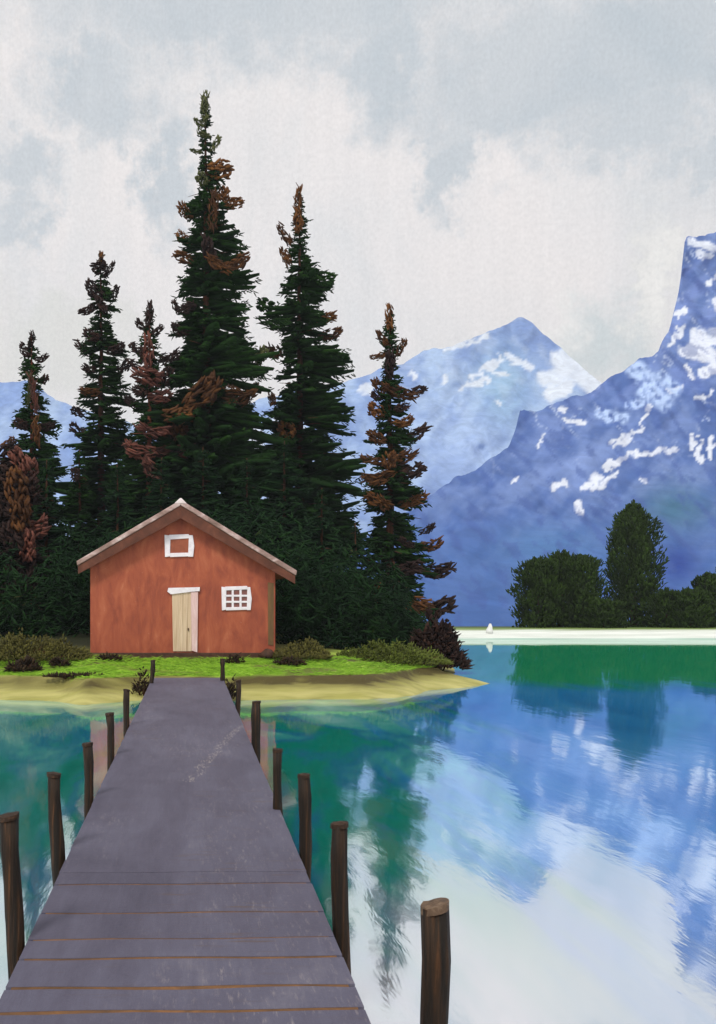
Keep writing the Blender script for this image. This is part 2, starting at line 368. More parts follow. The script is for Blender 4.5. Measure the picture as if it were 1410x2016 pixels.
FAR_RIDGE = [(-900, 880), (-500, 800), (-200, 770), (0, 752), (60, 748), (110, 790), (190, 815), (300, 850), (420, 815), (560, 775), (690, 750), (750, 728), (820, 700), (880, 682), (950, 657), (990, 640), (1018, 630), (1040, 632), (1062, 646), (1085, 668), (1110, 690), (1160, 735), (1200, 770), (1300, 780), (1500, 760), (1800, 700), (2300, 820)]
FAR_SNOW_MIST = [((880, 690), (960, 662), 7), ((1000, 700), (1045, 722), 8), ((930, 745), (985, 705), 7), ((905, 765), (960, 745), 6), ((712, 766), (728, 764), 12), ((876, 742), (876, 754), 8), ((812, 738), (815, 738), 8), ((980, 792), (982, 794), 5), ((1075, 745), (1115, 735), 22), ((1085, 775), (1120, 760), 20), ((1105, 708), (1190, 775), 26), ((1012, 716), (1030, 710), 8), ((950, 725), (1000, 740), 6), ((500, 850), (505, 880), 18), ((545, 825), (600, 850), 14), ((330, 850), (350, 870), 16)]  # widest stroke, on the right slope, is painted mist; the rest is snow
def far_col(px, py, t):
    k = fbm(px*.012, py*.012, 1.5, 4); k2 = fbm(px*.04, py*.06, 4, 4)
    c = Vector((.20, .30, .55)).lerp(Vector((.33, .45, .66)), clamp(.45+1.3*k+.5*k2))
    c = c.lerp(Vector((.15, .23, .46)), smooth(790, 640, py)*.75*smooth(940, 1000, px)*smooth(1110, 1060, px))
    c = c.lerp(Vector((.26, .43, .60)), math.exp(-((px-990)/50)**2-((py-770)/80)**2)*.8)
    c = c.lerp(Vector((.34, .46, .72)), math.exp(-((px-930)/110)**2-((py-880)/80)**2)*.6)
    c = c.lerp(Vector((.46, .56, .70)), smooth(.1, .4, fbm((px+py)*.012, (px-py)*.02, 31, 4))*.25*smooth(860, 740, py))
    c = c.lerp(Vector((.14, .22, .46)), smooth(.15, .45, fbm((px-py)*.012, (px+py)*.03, 37, 4))*.3)
    s = min(seg_d(px+9*k2, py+9*k2, a, b)/w for a, b, w in FAR_SNOW_MIST)*1.15
    c = c.lerp(Vector((.62, .68, .76)), (1-smooth(.6, 1.1, s))*.9)
    return c
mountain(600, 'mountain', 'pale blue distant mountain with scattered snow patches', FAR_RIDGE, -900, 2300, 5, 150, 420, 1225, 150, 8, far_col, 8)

NEAR_RIDGE = [(-900, 1230), (300, 1225), (520, 1150), (640, 1100), (740, 1050), (820, 1000), (860, 965), (910, 935), (950, 915), (1000, 882), (1015, 850), (1024, 812), (1080, 800), (1130, 783), (1190, 755), (1255, 708), (1296, 692), (1318, 650), (1338, 560), (1349, 462), (1380, 462), (1410, 455), (1470, 420), (1600, 520), (1900, 760), (2400, 1000)]
NEAR_SNOW = [((1250, 725), (1290, 760), 22), ((1270, 770), (1310, 790), 20), ((1300, 740), (1335, 770), 13), ((1180, 815), (1230, 825), 13), ((1235, 800), (1290, 785), 8), ((1375, 670), (1410, 660), 20), ((1350, 690), (1400, 700), 16), ((1385, 735), (1410, 720), 12), ((1360, 475), (1410, 490), 10), ((1375, 500), (1400, 505), 7),
    ((1115, 828), (1150, 830), 5), ((1200, 870), (1260, 845), 5), ((1260, 845), (1280, 800), 4), ((1190, 920), (1240, 895), 6), ((1240, 895), (1330, 885), 6), ((1150, 960), (1178, 940), 10), ((1170, 965), (1215, 930), 7), ((1138, 990), (1140, 1006), 8), ((1365, 860), (1362, 885), 6), ((1380, 865), (1376, 905), 5), ((1268, 946), (1270, 948), 6),
    ((1370, 785), (1400, 770), 6), ((1105, 806), (1112, 808), 7), ((1320, 770), (1345, 765), 5), ((1060, 880), (1070, 855), 4), ((1010, 950), (1018, 942), 5), ((1320, 680), (1345, 640), 6), ((1330, 620), (1350, 610), 5), ((1395, 560), (1410, 540), 6), ((1400, 860), (1398, 900), 5), ((1360, 740), (1350, 720), 5), ((1090, 960), (1110, 950), 8), ((1420, 600), (1500, 560), 18), ((1450, 720), (1560, 690), 16), ((1240, 860), (1210, 880), 4)]
ICE = NEAR_SNOW[:5]
def near_col(px, py, t):
    k = fbm(px*.011+3, py*.011, 7, 4); k2 = fbm(px*.045, py*.05, 2, 4); k3 = fbm((px+py)*.02, (px-py)*.006, 5, 4)
    c = Vector((.072, .132, .345)).lerp(Vector((.14, .215, .45)), clamp(.5+1.3*k+.9*k3+.4*k2))
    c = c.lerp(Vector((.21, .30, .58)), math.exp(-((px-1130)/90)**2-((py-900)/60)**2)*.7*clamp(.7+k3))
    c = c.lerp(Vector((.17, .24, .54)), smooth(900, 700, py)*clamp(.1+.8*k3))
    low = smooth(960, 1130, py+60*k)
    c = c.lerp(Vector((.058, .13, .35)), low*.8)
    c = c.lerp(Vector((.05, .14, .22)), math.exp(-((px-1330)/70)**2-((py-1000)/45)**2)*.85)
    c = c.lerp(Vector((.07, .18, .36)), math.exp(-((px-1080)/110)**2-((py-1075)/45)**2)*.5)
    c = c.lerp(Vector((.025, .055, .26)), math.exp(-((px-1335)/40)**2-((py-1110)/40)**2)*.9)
    jx, jy = px+8*k2, py+8*k2
    s = min(seg_d(jx, jy, a, b)/w for a, b, w in NEAR_SNOW[5:])*1.0
    c = c.lerp(Vector((.62, .67, .77)), 1-smooth(.7, 1.05, s))
    ln = abs(fbm((px+py*.9)*.0075, (px-py*.8)*.03+9, 3, 3)); hi = smooth(980, 780, py)*smooth(-.15, .25, fbm(px*.012, py*.014, 12, 3))
    c = c.lerp(Vector((.42, .50, .68)), (1-smooth(.012, .06, ln))*hi*.75)                # thin drifts in the gullies
    c = c.lerp(Vector((.055, .10, .30)), smooth(.12, .4, fbm((px+py)*.013, (px-py)*.035, 21, 4))*.55)
    s = min(seg_d(jx, jy, a, b)/w for a, b, w in ICE)
    c = c.lerp(Vector((.40, .53, .80)), (1-smooth(.5, 1.2, s))*clamp(.75+1.6*fbm(px*.09, py*.09, 3, 2)))
    return c
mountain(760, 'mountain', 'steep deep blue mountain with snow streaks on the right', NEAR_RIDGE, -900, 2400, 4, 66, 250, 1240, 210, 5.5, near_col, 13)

# ------------------------------------------------------------------ conifers
UP = Vector((0, 0, 1))
def conifer(label, px, tip, base, D, prf, browns, name='spruce_tree', green='needle', dens=1., trunk='bark', group='spruces behind the cabin', extra=(), dark=.0):
    X0 = (px-HX)*D/F; zb = gz(X0, D); root = thing(name, label, 'tree', (X0, D, zb-.05), group)
    s = D/F
    top = P(px, tip, D)
    tr = MB(); n = 12
    pts = [Vector((X0+.05*fbm(i*.7, px*.1, 0, 2), D, lerp(zb-.3, top.z, i/n))) for i in range(n+1)]
    hgt = top.z-zb
    tr.tube(pts, [lerp(.016*hgt+.05, .02, (i/n)**.8) for i in range(n+1)], 9, jit=.12)
    for i in range(26):                                             # bare limbs
        t = R.uniform(.12, .93); q = Vector((X0, D, lerp(zb, top.z, t))); a = R.uniform(0, 2*pi)
        L = (1-t)*hgt*.16+.15; e = q+Vector((math.cos(a)*L, math.sin(a)*L, -.1*L))
        tr.tube([q, q.lerp(e, .5)+UP*.03, e], [.05*(1-t)+.015, .035*(1-t)+.01, .008], 5)
    tr.build('trunk', M[trunk], root)
    cr = MB(); y = prf[0][0]; ph = R.uniform(0, 6)
    while y < base:
        l, r = prof(prf, y); z = H+(HY-y)*s
        if z < zb+.1: break
        wh = .66+.60*(((y+ph*9)/(44+.03*(y-tip))) % 1)              # whorls: longest just above each gap
        mean = .5*(l+r); nb = max(4, int((5+mean*s*2.8)*dens))
        for k in range(nb):
            a = R.uniform(0, 2*pi) if k % 3 else R.choice((0, pi))+R.uniform(-.5, .5); c = math.cos(a)
            rho = lerp(mean, r if c > 0 else l, abs(c))*s*wh*R.uniform(.8, 1.1)*(1+.35*fbm(c*1.3, math.sin(a)*1.3, y*.022+px, 3))
            out = Vector((c, math.sin(a), 0)); dr = R.uniform(-.42, .02)
            st = Vector((X0, D, z+.22*rho+R.uniform(-.08, .08)))
            L = rho*R.uniform(.92, 1.04); tn = R.random()**1.5*(.75-dark)+.5*dark*R.random()
            d = out+UP*dr
            cr.dab(st+d*(.08*L), d, UP, L*.92, min(.34*L+.10, .70), .10+.065*L, R.uniform(-.02, .22), tn, (.5, .8, 1., .95, .5))
            ns = int(4+rho*7)
            for q in range(ns):                                    # sprays of needles along the outer bough
                t = R.uniform(.35, 1.0); b = a+R.uniform(-.9, .9)
                dd = Vector((math.cos(b), math.sin(b), R.uniform(-.95, .35)))
                p = st+d*(L*t)+UP*(.1*L*t*t)+Vector((R.uniform(-.1, .1), R.uniform(-.1, .1), R.uniform(-.12, .08)))
                cr.dab(p, dd, UP, R.uniform(.12, .32)*min(1, .45+rho*.5), R.uniform(.06, .15), .05, R.uniform(-.2, .3), clamp(tn+R.uniform(-.25, .3)), (.5, 1., .9, .25))
        y += R.uniform(7, 11)
    for (x, yy, L, ang, W) in extra:
        stroke(cr, x, yy, L, ang, W, D, s, px, prf)
    cr.build('crown', M[green], root)
    for part, mat in (('brown_bough', 'brown'), ('dark_bough', 'purple'), ('rusty_bough', 'rust'), ('olive_bough', 'olive')):
        b = [q[:5] for q in browns if q[5] == part[0]]
        if not b: continue
        for q in b:
            bb = MB(); stroke(bb, *q, D, s, px, prf); bb.build(part, M[mat], root)
    return root
def stroke(bb, x, y, L, ang, W, D, s, cx, prf):
    """a dry bough tip: a fan of thick curled sprays, standing proud of the crown on the near side"""
    l, r = prof(prf, y); rad = (l if x < cx else r); off = clamp(abs(x-cx)/max(rad, 1), 0, 1)
    dep = D-(rad*s*math.sqrt(max(0, 1-off*off))*1.0+.12)
    a = math.radians(ang); d2 = Vector((math.cos(a), 0, math.sin(a)))
    c = P(x, y, dep); sc = dep/F; L *= sc*1.08; W *= sc*1.12
    perp = Vector((-d2.z, 0, d2.x))
    if perp.z < 0: perp = -perp
    cur = R.uniform(.12, .34)*(1 if abs(d2.x) > .5 else R.choice((-.4, .4)))
    base = R.uniform(.15, .75)
    for k in range(62):                                            # a ragged tuft: short sprays filling a curled, tapering brush
        t = R.uniform(-.5, .5); w = math.sqrt(max(.05, 1-(2.*abs(t)-.15)**2)) if abs(t) > .1 else 1
        o = R.uniform(-.5, .5)*w; q = R.uniform(-.5, .5)
        p = c+d2*(t*L)+perp*(o*W*.92+cur*L*(1.6*t*t-.18))+Vector((0, q*W*.7, 0))
        dd = d2*(1 if R.random() < .75 else -1)+perp*(cur*2.6*t+R.uniform(-.65, .65))+Vector((0, R.uniform(-.35, .35), 0))
        sz = L*R.uniform(.16, .40)
        bb.dab(p-dd.normalized()*sz*.5, dd, perp, sz, W*R.uniform(.16, .32), W*R.uniform(.12, .2), R.uniform(-.05, .25), clamp(base+R.uniform(-.35, .35)), (.5, 1., .9, .3))

B, K, U, O = 'b', 'd', 'r', 'o'
conifer('tallest spruce, olive tipped, rising behind the cabin roof', 405, 190, 1290, 47,
    [(200, 4, 4), (290, 9, 12), (340, 10, 22), (400, 22, 42), (430, 38, 44), (455, 26, 62), (490, 40, 55), (520, 38, 78), (560, 44, 92), (600, 52, 95), (625, 44, 90), (650, 56, 72), (690, 55, 110), (720, 70, 100), (760, 80, 85), (800, 90, 105), (850, 110, 120), (930, 130, 135), (1290, 150, 150)],
    [(405, 210, 52, 88, 13, O), (392, 242, 22, 140, 10, O), (400, 263, 26, 150, 11, O), (425, 282, 30, 60, 12, O), (386, 298, 20, 170, 9, O),
     (434, 336, 44, 8, 32, B), (397, 352, 24, 130, 20, O), (442, 382, 26, 80, 22, B), (460, 402, 34, 15, 20, B), (363, 414, 32, 125, 17, B), (420, 415, 66, 88, 16, B),
     (364, 470, 34, 145, 18, B), (362, 508, 38, 160, 20, B), (412, 495, 56, 110, 22, K), (468, 516, 44, 25, 22, B), (432, 522, 50, 150, 20, B),
     (346, 602, 22, 120, 12, K), (366, 608, 34, 20, 20, K), (354, 650, 32, 150, 18, K), (338, 704, 40, 0, 14, K),
     (402, 772, 70, 40, 40, B), (474, 782, 56, 15, 22, B), (498, 766, 26, 50, 16, B), (356, 815, 56, 10, 30, B), (440, 760, 60, 160, 10, B), (515, 700, 34, 60, 20, O)], dark=.1)
conifer('tall broad spruce with a brown spike, right of the tallest spruce', 590, 372, 1290, 49,
    [(385, 4, 4), (440, 12, 12), (470, 14, 18), (520, 26, 30), (545, 24, 60), (575, 38, 55), (600, 30, 40), (625, 84, 50), (650, 34, 50), (690, 50, 70), (715, 32, 88), (740, 28, 78), (775, 48, 80), (830, 55, 105), (870, 72, 95), (900, 85, 105), (960, 95, 110), (1290, 120, 130)],
    [(588, 405, 66, 90, 13, B), (586, 440, 30, 92, 18, B), (560, 462, 38, 125, 15, B), (562, 505, 34, 115, 15, B), (642, 625, 34, 5, 20, B), (652, 657, 38, 20, 18, B), (541, 693, 32, 155, 22, B), (564, 846, 30, 120, 32, B), (535, 785, 22, 100, 14, B)],
    extra=[(522, 600, 28, 165, 24), (540, 634, 60, 175, 16), (640, 548, 40, 0, 22)], dark=.1)
conifer('lone slender spruce edged with brown boughs at the right end', 768, 604, 1285, 44,
    [(620, 4, 4), (650, 10, 10), (700, 12, 14), (750, 14, 22), (800, 26, 30), (850, 30, 38), (900, 36, 42), (950, 46, 48), (1000, 48, 55), (1050, 42, 55), (1100, 46, 62), (1150, 50, 70), (1200, 66, 80), (1290, 80, 100)],
    [(767, 622, 42, 88, 14, B), (752, 666, 30, 120, 13, B), (790, 684, 32, 65, 13, B), (745, 702, 28, 10, 12, B), (768, 718, 46, 88, 18, K), (746, 762, 34, 125, 17, B), (788, 772, 60, 165, 20, B), (826, 768, 24, 10, 16, K), (740, 781, 20, 140, 12, K), (742, 809, 32, 140, 24, B), (792, 802, 26, 10, 16, K), (796, 830, 36, 20, 16, B), (740, 860, 34, 150, 22, B), (822, 853, 48, 30, 20, K), (797, 897, 46, 12, 20, B), (735, 906, 44, 170, 14, B), (745, 940, 54, 10, 22, B), (808, 925, 52, 5, 28, K), (745, 988, 44, 150, 22, B), (816, 985, 50, 22, 18, B), (768, 905, 30, 80, 26, B), (842, 1042, 30, 30, 12, K), (800, 1068, 26, 150, 16, K), (850, 1072, 40, 15, 20, B), (862, 1122, 60, 5, 24, K), (800, 1120, 60, 10, 24, K), (740, 1168, 36, 130, 24, B), (800, 1180, 90, 165, 26, B), (868, 1196, 60, 20, 32, K), (815, 1195, 60, 170, 18, B)], dens=1.05)
conifer('narrow spruce with dark purple boughs, second spruce from the left', 199, 494, 1290, 50,
    [(505, 3, 3), (540, 10, 14), (590, 18, 24), (640, 30, 26), (690, 32, 36), (740, 30, 46), (790, 34, 46), (840, 40, 58), (900, 54, 70), (960, 65, 75), (1290, 80, 80)],
    [(199, 506, 22, 85, 9, B), (195, 525, 26, 30, 22, K), (216, 530, 30, 55, 10, K), (186, 571, 40, 130, 22, K), (227, 575, 24, 70, 13, K), (172, 611, 28, 20, 16, K), (180, 661, 30, 150, 18, K), (166, 687, 40, 150, 16, K), (228, 688, 32, 25, 18, K), (174, 726, 24, 160, 15, K), (244, 722, 30, 40, 18, K), (180, 772, 40, 175, 16, B), (153, 811, 24, 160, 16, K), (154, 848, 34, 150, 18, K), (258, 790, 26, 150, 16, K), (200, 600, 30, 120, 16, K)])
conifer('short rusty spruce with a reddish trunk between two taller spruces', 294, 598, 1290, 46,
    [(612, 4, 4), (640, 10, 12), (700, 18, 20), (740, 22, 22), (790, 24, 34), (850, 34, 46), (900, 44, 50), (1290, 66, 66)],
    [(294, 618, 44, 84, 13, K), (277, 640, 24, 130, 13, K), (309, 652, 28, 35, 13, K), (268, 686, 26, 150, 16, K), (282, 703, 28, 120, 12, K), (264, 716, 24, 160, 14, K), (334, 704, 40, 35, 14, K), (292, 690, 60, 90, 18, U), (290, 740, 52, 170, 30, U), (316, 780, 40, 5, 24, U), (300, 846, 60, 172, 22, U), (275, 888, 56, 165, 26, U), (340, 888, 74, 8, 26, U), (302, 925, 50, 140, 24, U), (275, 770, 28, 160, 18, K), (330, 740, 30, 70, 24, K), (262, 795, 24, 160, 14, K), (352, 850, 30, 110, 34, B)], trunk='barkred', dens=.9)
conifer('small dark spruce with a red stem, leftmost of the spruces', 62, 655, 1290, 45,
    [(668, 4, 4), (700, 14, 14), (750, 15, 22), (800, 22, 38), (840, 30, 36), (880, 40, 56), (930, 55, 70), (1290, 70, 75)],
    [(62, 668, 28, 80, 10, K), (50, 690, 26, 130, 16, K), (82, 706, 24, 25, 12, K), (89, 746, 16, 60, 14, K), (40, 836, 26, 160, 18, K), (92, 840, 30, 10, 14, K), (66, 775, 70, 100, 10, U), (72, 850, 50, 95, 14, B), (18, 874, 26, 30, 18, B), (58, 770, 60, 85, 6, O)], trunk='barkred')
conifer('rust brown withered spruce at the left edge beside the cabin', 22, 862, 1290, 38,
    [(875, 8, 10), (920, 30, 30), (1000, 50, 50), (1100, 60, 62), (1290, 70, 70)],
    [(12, 885, 34, 30, 20, K), (40, 905, 44, 130, 30, U), (10, 930, 40, 150, 28, K), (55, 930, 44, 80, 36, U), (30, 960, 60, 100, 44, B), (60, 965, 40, 70, 34, K), (8, 1000, 40, 140, 30, K), (70, 1040, 50, 20, 34, U), (40, 1010, 56, 90, 40, B), (20, 1060, 50, 130, 34, K), (56, 1075, 50, 90, 30, U), (66, 1140, 60, 95, 24, K), (30, 1130, 50, 100, 30, K), (70, 1200, 50, 95, 20, B), (12, 1180, 46, 100, 26, K)], green='purple', name='withered_spruce')
conifer('little pointed dark spruce in the gap left of the cabin roof', 157, 885, 1290, 42,
    [(895, 4, 4), (930, 14, 14), (1000, 30, 30), (1290, 50, 50)], [(148, 935, 24, 100, 16, K)])

YG = 'young dark spruces massed behind the cabin'
def yprof(tip, w): return [(tip+10, 5, 5), (tip+60, w*.32, w*.32), (tip+130, w*.6, w*.6), (tip+220, w*.85, w*.85), (1290, w*1.15, w*1.15)]
for lab, px, tip, D, w in [
    ('dark young spruce below the leftmost spruce, behind the withered one', 92, 905, 41, 62),
    ('dark young spruce between the small pointed spruce and the cabin roof', 232, 915, 41.5, 66),
    ('dark young spruce behind the left slope of the cabin roof', 318, 900, 42.5, 74),
    ('dark young spruce right behind the cabin ridge', 400, 880, 43, 84),
    ('dark young spruce in the notch between the two tallest spruces', 486, 902, 42, 72),
    ('dark young spruce behind the right slope of the cabin roof', 560, 868, 43, 84),
    ('dark young spruce right of the cabin, under the broad tall spruce', 634, 960, 41, 70),
    ('low dark spruce in the gap left of the lone slender spruce', 700, 1030, 40, 62),
    ('low dark spruce at the foot of the lone slender spruce', 775, 1105, 38, 66),
    ('dark young spruce cut off by the left picture edge', -42, 930, 41, 72)]:
    conifer(lab, px, tip, 1285, D, yprof(tip, w), [], name='young_spruce', green='thicket', group=YG)

# dense undergrowth behind and beside the cabin: one mass
def undergrowth():
    m = MB()
    topp = [(-400, 1040), (-100, 1030), (0, 1090), (60, 1120), (110, 1050), (150, 1040), (330, 1040), (480, 1000), (540, 1000), (640, 1060), (690, 1075), (745, 1100), (800, 1150), (850, 1235), (885, 1270), (900, 1280)]
    n = 0
    while n < 13000:
        D = R.uniform(32.8, 41); px = R.uniform(-330, 892); X = (px-HX)*D/F
        tp = prof(topp, px)+(41-D)*R.uniform(0, 16)+90*fbm(px*.025, D*.3, 5, 3)
        zt = H+(HY-tp)*D/F; zb = gz(X, D)
        if shore_d(X, D) < .5 or zt < zb: continue
        u = R.random(); z = lerp(zb-.1, zt, u)
        a = R.uniform(0, 2*pi); d = Vector((math.cos(a), -abs(math.sin(a))*.6, R.uniform(-1.1, .2)))
        tn = clamp(R.random()**1.6*.7+.35*fbm(X*.5, z*.6, D*.3, 3))
        L = R.uniform(.2, .5)
        m.dab(Vector((X, D, z)), d, UP, L, L*R.uniform(.16, .34), .07, R.uniform(-.2, .25), tn, (.5, .9, 1., .85, .3))
        for q in range(1):
            dd = Vector((R.uniform(-1, 1), R.uniform(-1, .3), R.uniform(-.6, .6)))
            m.dab(Vector((X, D, z))+d*L*R.uniform(.3, 1), dd, UP, .22, .08, .04, .1, clamp(tn+R.uniform(-.2, .35)), (.5, 1., .9, .25))
        n += 1
    o = m.build('undergrowth', M['thicket']); struct(o, 'dense dark green undergrowth massed behind the cabin', 'stuff')
undergrowth()

# ------------------------------------------------------------------ shrubs, tussocks and grass
def shrub(label, px0, px1, topy, D, depth, n, mat='shrub', name='shrub', cat='shrub', group=None, base=None, leaf=.17):
    """rounded bush: stems fan out of the ground, leaves fill a lumpy dome"""
    xa, xb = (px0-HX)*D/F, (px1-HX)*D/F; cx = .5*(xa+xb); zb = gz(cx, D) if base is None else base
    zt = H+(HY-topy)*D/F; root = thing(name, label, cat, (cx, D, zb), group)
    st = MB(); lf = MB(); hw = .5*(xb-xa)
    for i in range(max(9, n//60)):
        a = R.uniform(0, 2*pi); q = R.uniform(.3, .9)
        e = Vector((cx+math.cos(a)*hw*q, D+math.sin(a)*depth*q, lerp(zb, zt, R.uniform(.4, .8)*(1-q*q*.6))))
        b = Vector((cx+math.cos(a)*hw*q*.4, D+math.sin(a)*depth*q*.4, zb-.05))
        st.tube([b, b.lerp(e, .6)+UP*.03, e], [.02, .014, .006], 5)
    st.build('stem', M['bark'], root)
    for i in range(int(n*1.4)):
        a = R.uniform(0, 2*pi); q = math.sqrt(R.random())
        lump = .8+.75*fbm((cx+math.cos(a)*hw*q)*1.6, math.sin(a)*1.7, 2+q, 3)
        x = cx+math.cos(a)*hw*q; y = D+math.sin(a)*depth*q
        hh = (zt-zb)*max(0, 1-q**2.2)**.8*lump
        z = zb+hh*R.random()**.45
        d = Vector((math.cos(a)*q+R.uniform(-.7, .7), math.sin(a)*q-.3+R.uniform(-.5, .5), R.uniform(.1, 1.3)))
        lf.dab(Vector((x, y, z)), d, UP, leaf*R.uniform(.5, 1.2), leaf*.45, leaf*.18, R.uniform(-.2, .3), R.random(), (.4, 1., .9, .25))
    lf.build('foliage', M[mat], root)
shrub('wide olive shrub on the bank left of the cabin', -90, 186, 1256, 26.6, 1.0, 2800, leaf=.12)
shrub('low olive shrub touching the right corner of the cabin', 535, 650, 1268, 26.9, .7, 1200, leaf=.12)
shrub('long olive green shrub under the lone slender spruce', 640, 886, 1268, 28.2, 1.2, 2300, 'shrubgreen', leaf=.12)
shrub('dark brown bush at the water, below the lone slender spruce', 806, 912, 1222, 31.5, .8, 900, 'purple', 'dry_bush', 'bush', leaf=.32)
shrub('blackish clump of dead grass by the left picture edge', 16, 78, 1300, 25., .25, 240, 'tussock', 'grass_clump', 'grass clump', 'dark clumps in the bright grass', leaf=.16)
shrub('small flat dark clump in the grass left of the cabin', 98, 136, 1299, 25.5, .2, 120, 'tussock', 'grass_clump', 'grass clump', 'dark clumps in the bright grass', leaf=.12)
shrub('thin dark clump in the grass below the cabin\'s left corner', 192, 238, 1291, 26, .18, 110, 'tussock', 'grass_clump', 'grass clump', 'dark clumps in the bright grass', leaf=.12)
shrub('broad dark clump in the grass just right of the cabin', 538, 600, 1297, 25.9, .2, 170, 'tussock', 'grass_clump', 'grass clump', 'dark clumps in the bright grass', leaf=.13)
shrub('thin dark clump beside the right post at the pier end', 446, 480, 1291, 26, .15, 80, 'tussock', 'grass_clump', 'grass clump', 'dark clumps in the bright grass', leaf=.11)
shrub('olive tuft against the right corner of the pier end', 442, 466, 1334, 22.9, .2, 130, 'tussock', 'grass_clump', 'grass clump', leaf=.10)
shrub('olive tuft against the left corner of the pier end', 262, 300, 1326, 23.2, .2, 130, 'tussock', 'grass_clump', 'grass clump', leaf=.11)
shrub('brown strip of dead grass on the bank edge left of the pier', 88, 205, 1334, 23.9, .16, 260, 'tussock', 'grass_clump', 'grass clump', leaf=.12)

def grass():
    m = MB(); n = 0
    while n < 13000:
        X = R.uniform(-9, 9.5); Y = R.uniform(22.5, 27.8); d = shore_d(X, Y)
        if d < 1.5 or d > 4.2+R.uniform(-.5, .4): continue
        if -2.64 < X < 2.31 and Y > 26.7: continue
        if fbm(X*.5+7, Y*1.2, 2, 4) > .22 and R.random() < .8: continue
        p = Vector((X, Y, gz(X, Y)-.01)); a = R.uniform(-.35, .35)+(pi if R.random() < .5 else 0)
        dd = Vector((math.cos(a), math.sin(a)*.5, R.uniform(.15, .7))).normalized()
        L = R.uniform(.06, .17)
        m.dab(p, dd, UP, L*1.25, .028, .012, R.uniform(-.5, .0), clamp(R.uniform(.2, 1)+.5*fbm(X*1.1, Y*3, 4, 2)-.4*smooth(2.5, 7, X)), (.7, 1., .8, .2))
        n += 1
    struct(m.build('grass', M['grass']), 'bright lime green grass on the bank before the cabin', 'stuff')
grass()

# ------------------------------------------------------------------ far shore trees
def broad(label, px, halfw, topy, D, n, conical=0., name='shore_tree'):
    X0 = (px-HX)*D/F; s = D/F; zb = .45; root = thing(name, label, 'tree', (X0, D, zb-.2), 'trees on the far shore')
    zt = H+(HY-topy)*s; hw = halfw*s; hgt = zt-zb
    tr = MB(); tr.tube([Vector((X0, D, zb-.4)), Vector((X0+.05, D, lerp(zb, zt, .4))), Vector((X0, D, lerp(zb, zt, .88)))], [.05*hgt*.6+.05, .1, .03], 8, jit=.1)
    for i in range(10):
        t = R.uniform(.15, .8); q = Vector((X0, D, lerp(zb, zt, t))); a = R.uniform(0, 2*pi); L = hw*.7*(1-.5*t)
        tr.tube([q, q+Vector((math.cos(a)*L, math.sin(a)*L, .35*L))], [.05, .012], 5)
    tr.build('trunk', M['bark'], root)
    cr = MB()
    for i in range(int(n*2.6)):
        u = R.random()**.85; a = R.uniform(0, 2*pi)
        shape = (1-conical*u)*math.sqrt(max(0.02, 1-max(0, (u-.88)/.12)**2))*(1.0+.7*fbm(math.cos(a)*1.6+px, math.sin(a)*1.6, u*6, 4))*(1.12-.2*u)
        q = math.sqrt(R.uniform(.15, 1)); r = hw*shape*q
        p = Vector((X0+math.cos(a)*r, D+math.sin(a)*r*.9, lerp(zb-.1, zt*(1+.10*fbm(math.cos(a)*1.3+px, q*2+math.sin(a), 7, 2)), u*.985)))
        d = Vector((math.cos(a)*.7+R.uniform(-.4, .4), math.sin(a)*.7+R.uniform(-.4, .4), R.uniform(.3, 2.2)))
        tn = clamp(R.random()**1.4+.5*fbm(p.x*.6, p.z*.5, p.y, 3))
        cr.dab(p, d, UP, R.uniform(.14, .36), R.uniform(.08, .19), .07, R.uniform(-.2, .2), tn, (.45, 1., .95, .4))
    cr.build('crown', M['fargreen'], root)
broad('dark rounded tree at the left end of the far shore grove', 1060, 36, 1104, 66, 1500)
broad('flat topped dark tree, second from the left in the far grove', 1104, 42, 1092, 67.5, 1700)
broad('dark rounded tree just left of the blue gap in the far grove', 1146, 33, 1099, 66, 1400)
broad('low dark bush filling the blue gap in the far grove', 1188, 30, 1186, 65, 800, name='shore_bush')
broad('tallest column shaped tree on the far shore', 1247, 47, 1002, 68, 2900, .24)
broad('low dark bush right of the tall column tree', 1312, 38, 1168, 66, 900, name='shore_bush')
broad('dark tree at the right picture edge of the far shore', 1402, 36, 1136, 67, 1300)
broad('low dark bush between column tree and right edge', 1360, 30, 1164, 65, 800, name='shore_bush')
broad('dark tree just outside the right picture edge', 1470, 44, 1110, 67, 900)
for b in [o for o in COL.objects if o.name.startswith('shore_bush')]: b['category'] = 'bush'

st = thing('white_stone', 'tiny white pointed stone on the far shore right of the brown bush', 'stone', P(964, 1243, 61))
sm = MB(); c = P(964, 1247, 61)
sm.tube([c, c+Vector((.02, 0, .2)), c+Vector((.05, .02, .42)), c+Vector((.03, 0, .58))], [.2, .19, .13, .06], 8, jit=.22)
sm.build('boulder', M['paleston'], st)

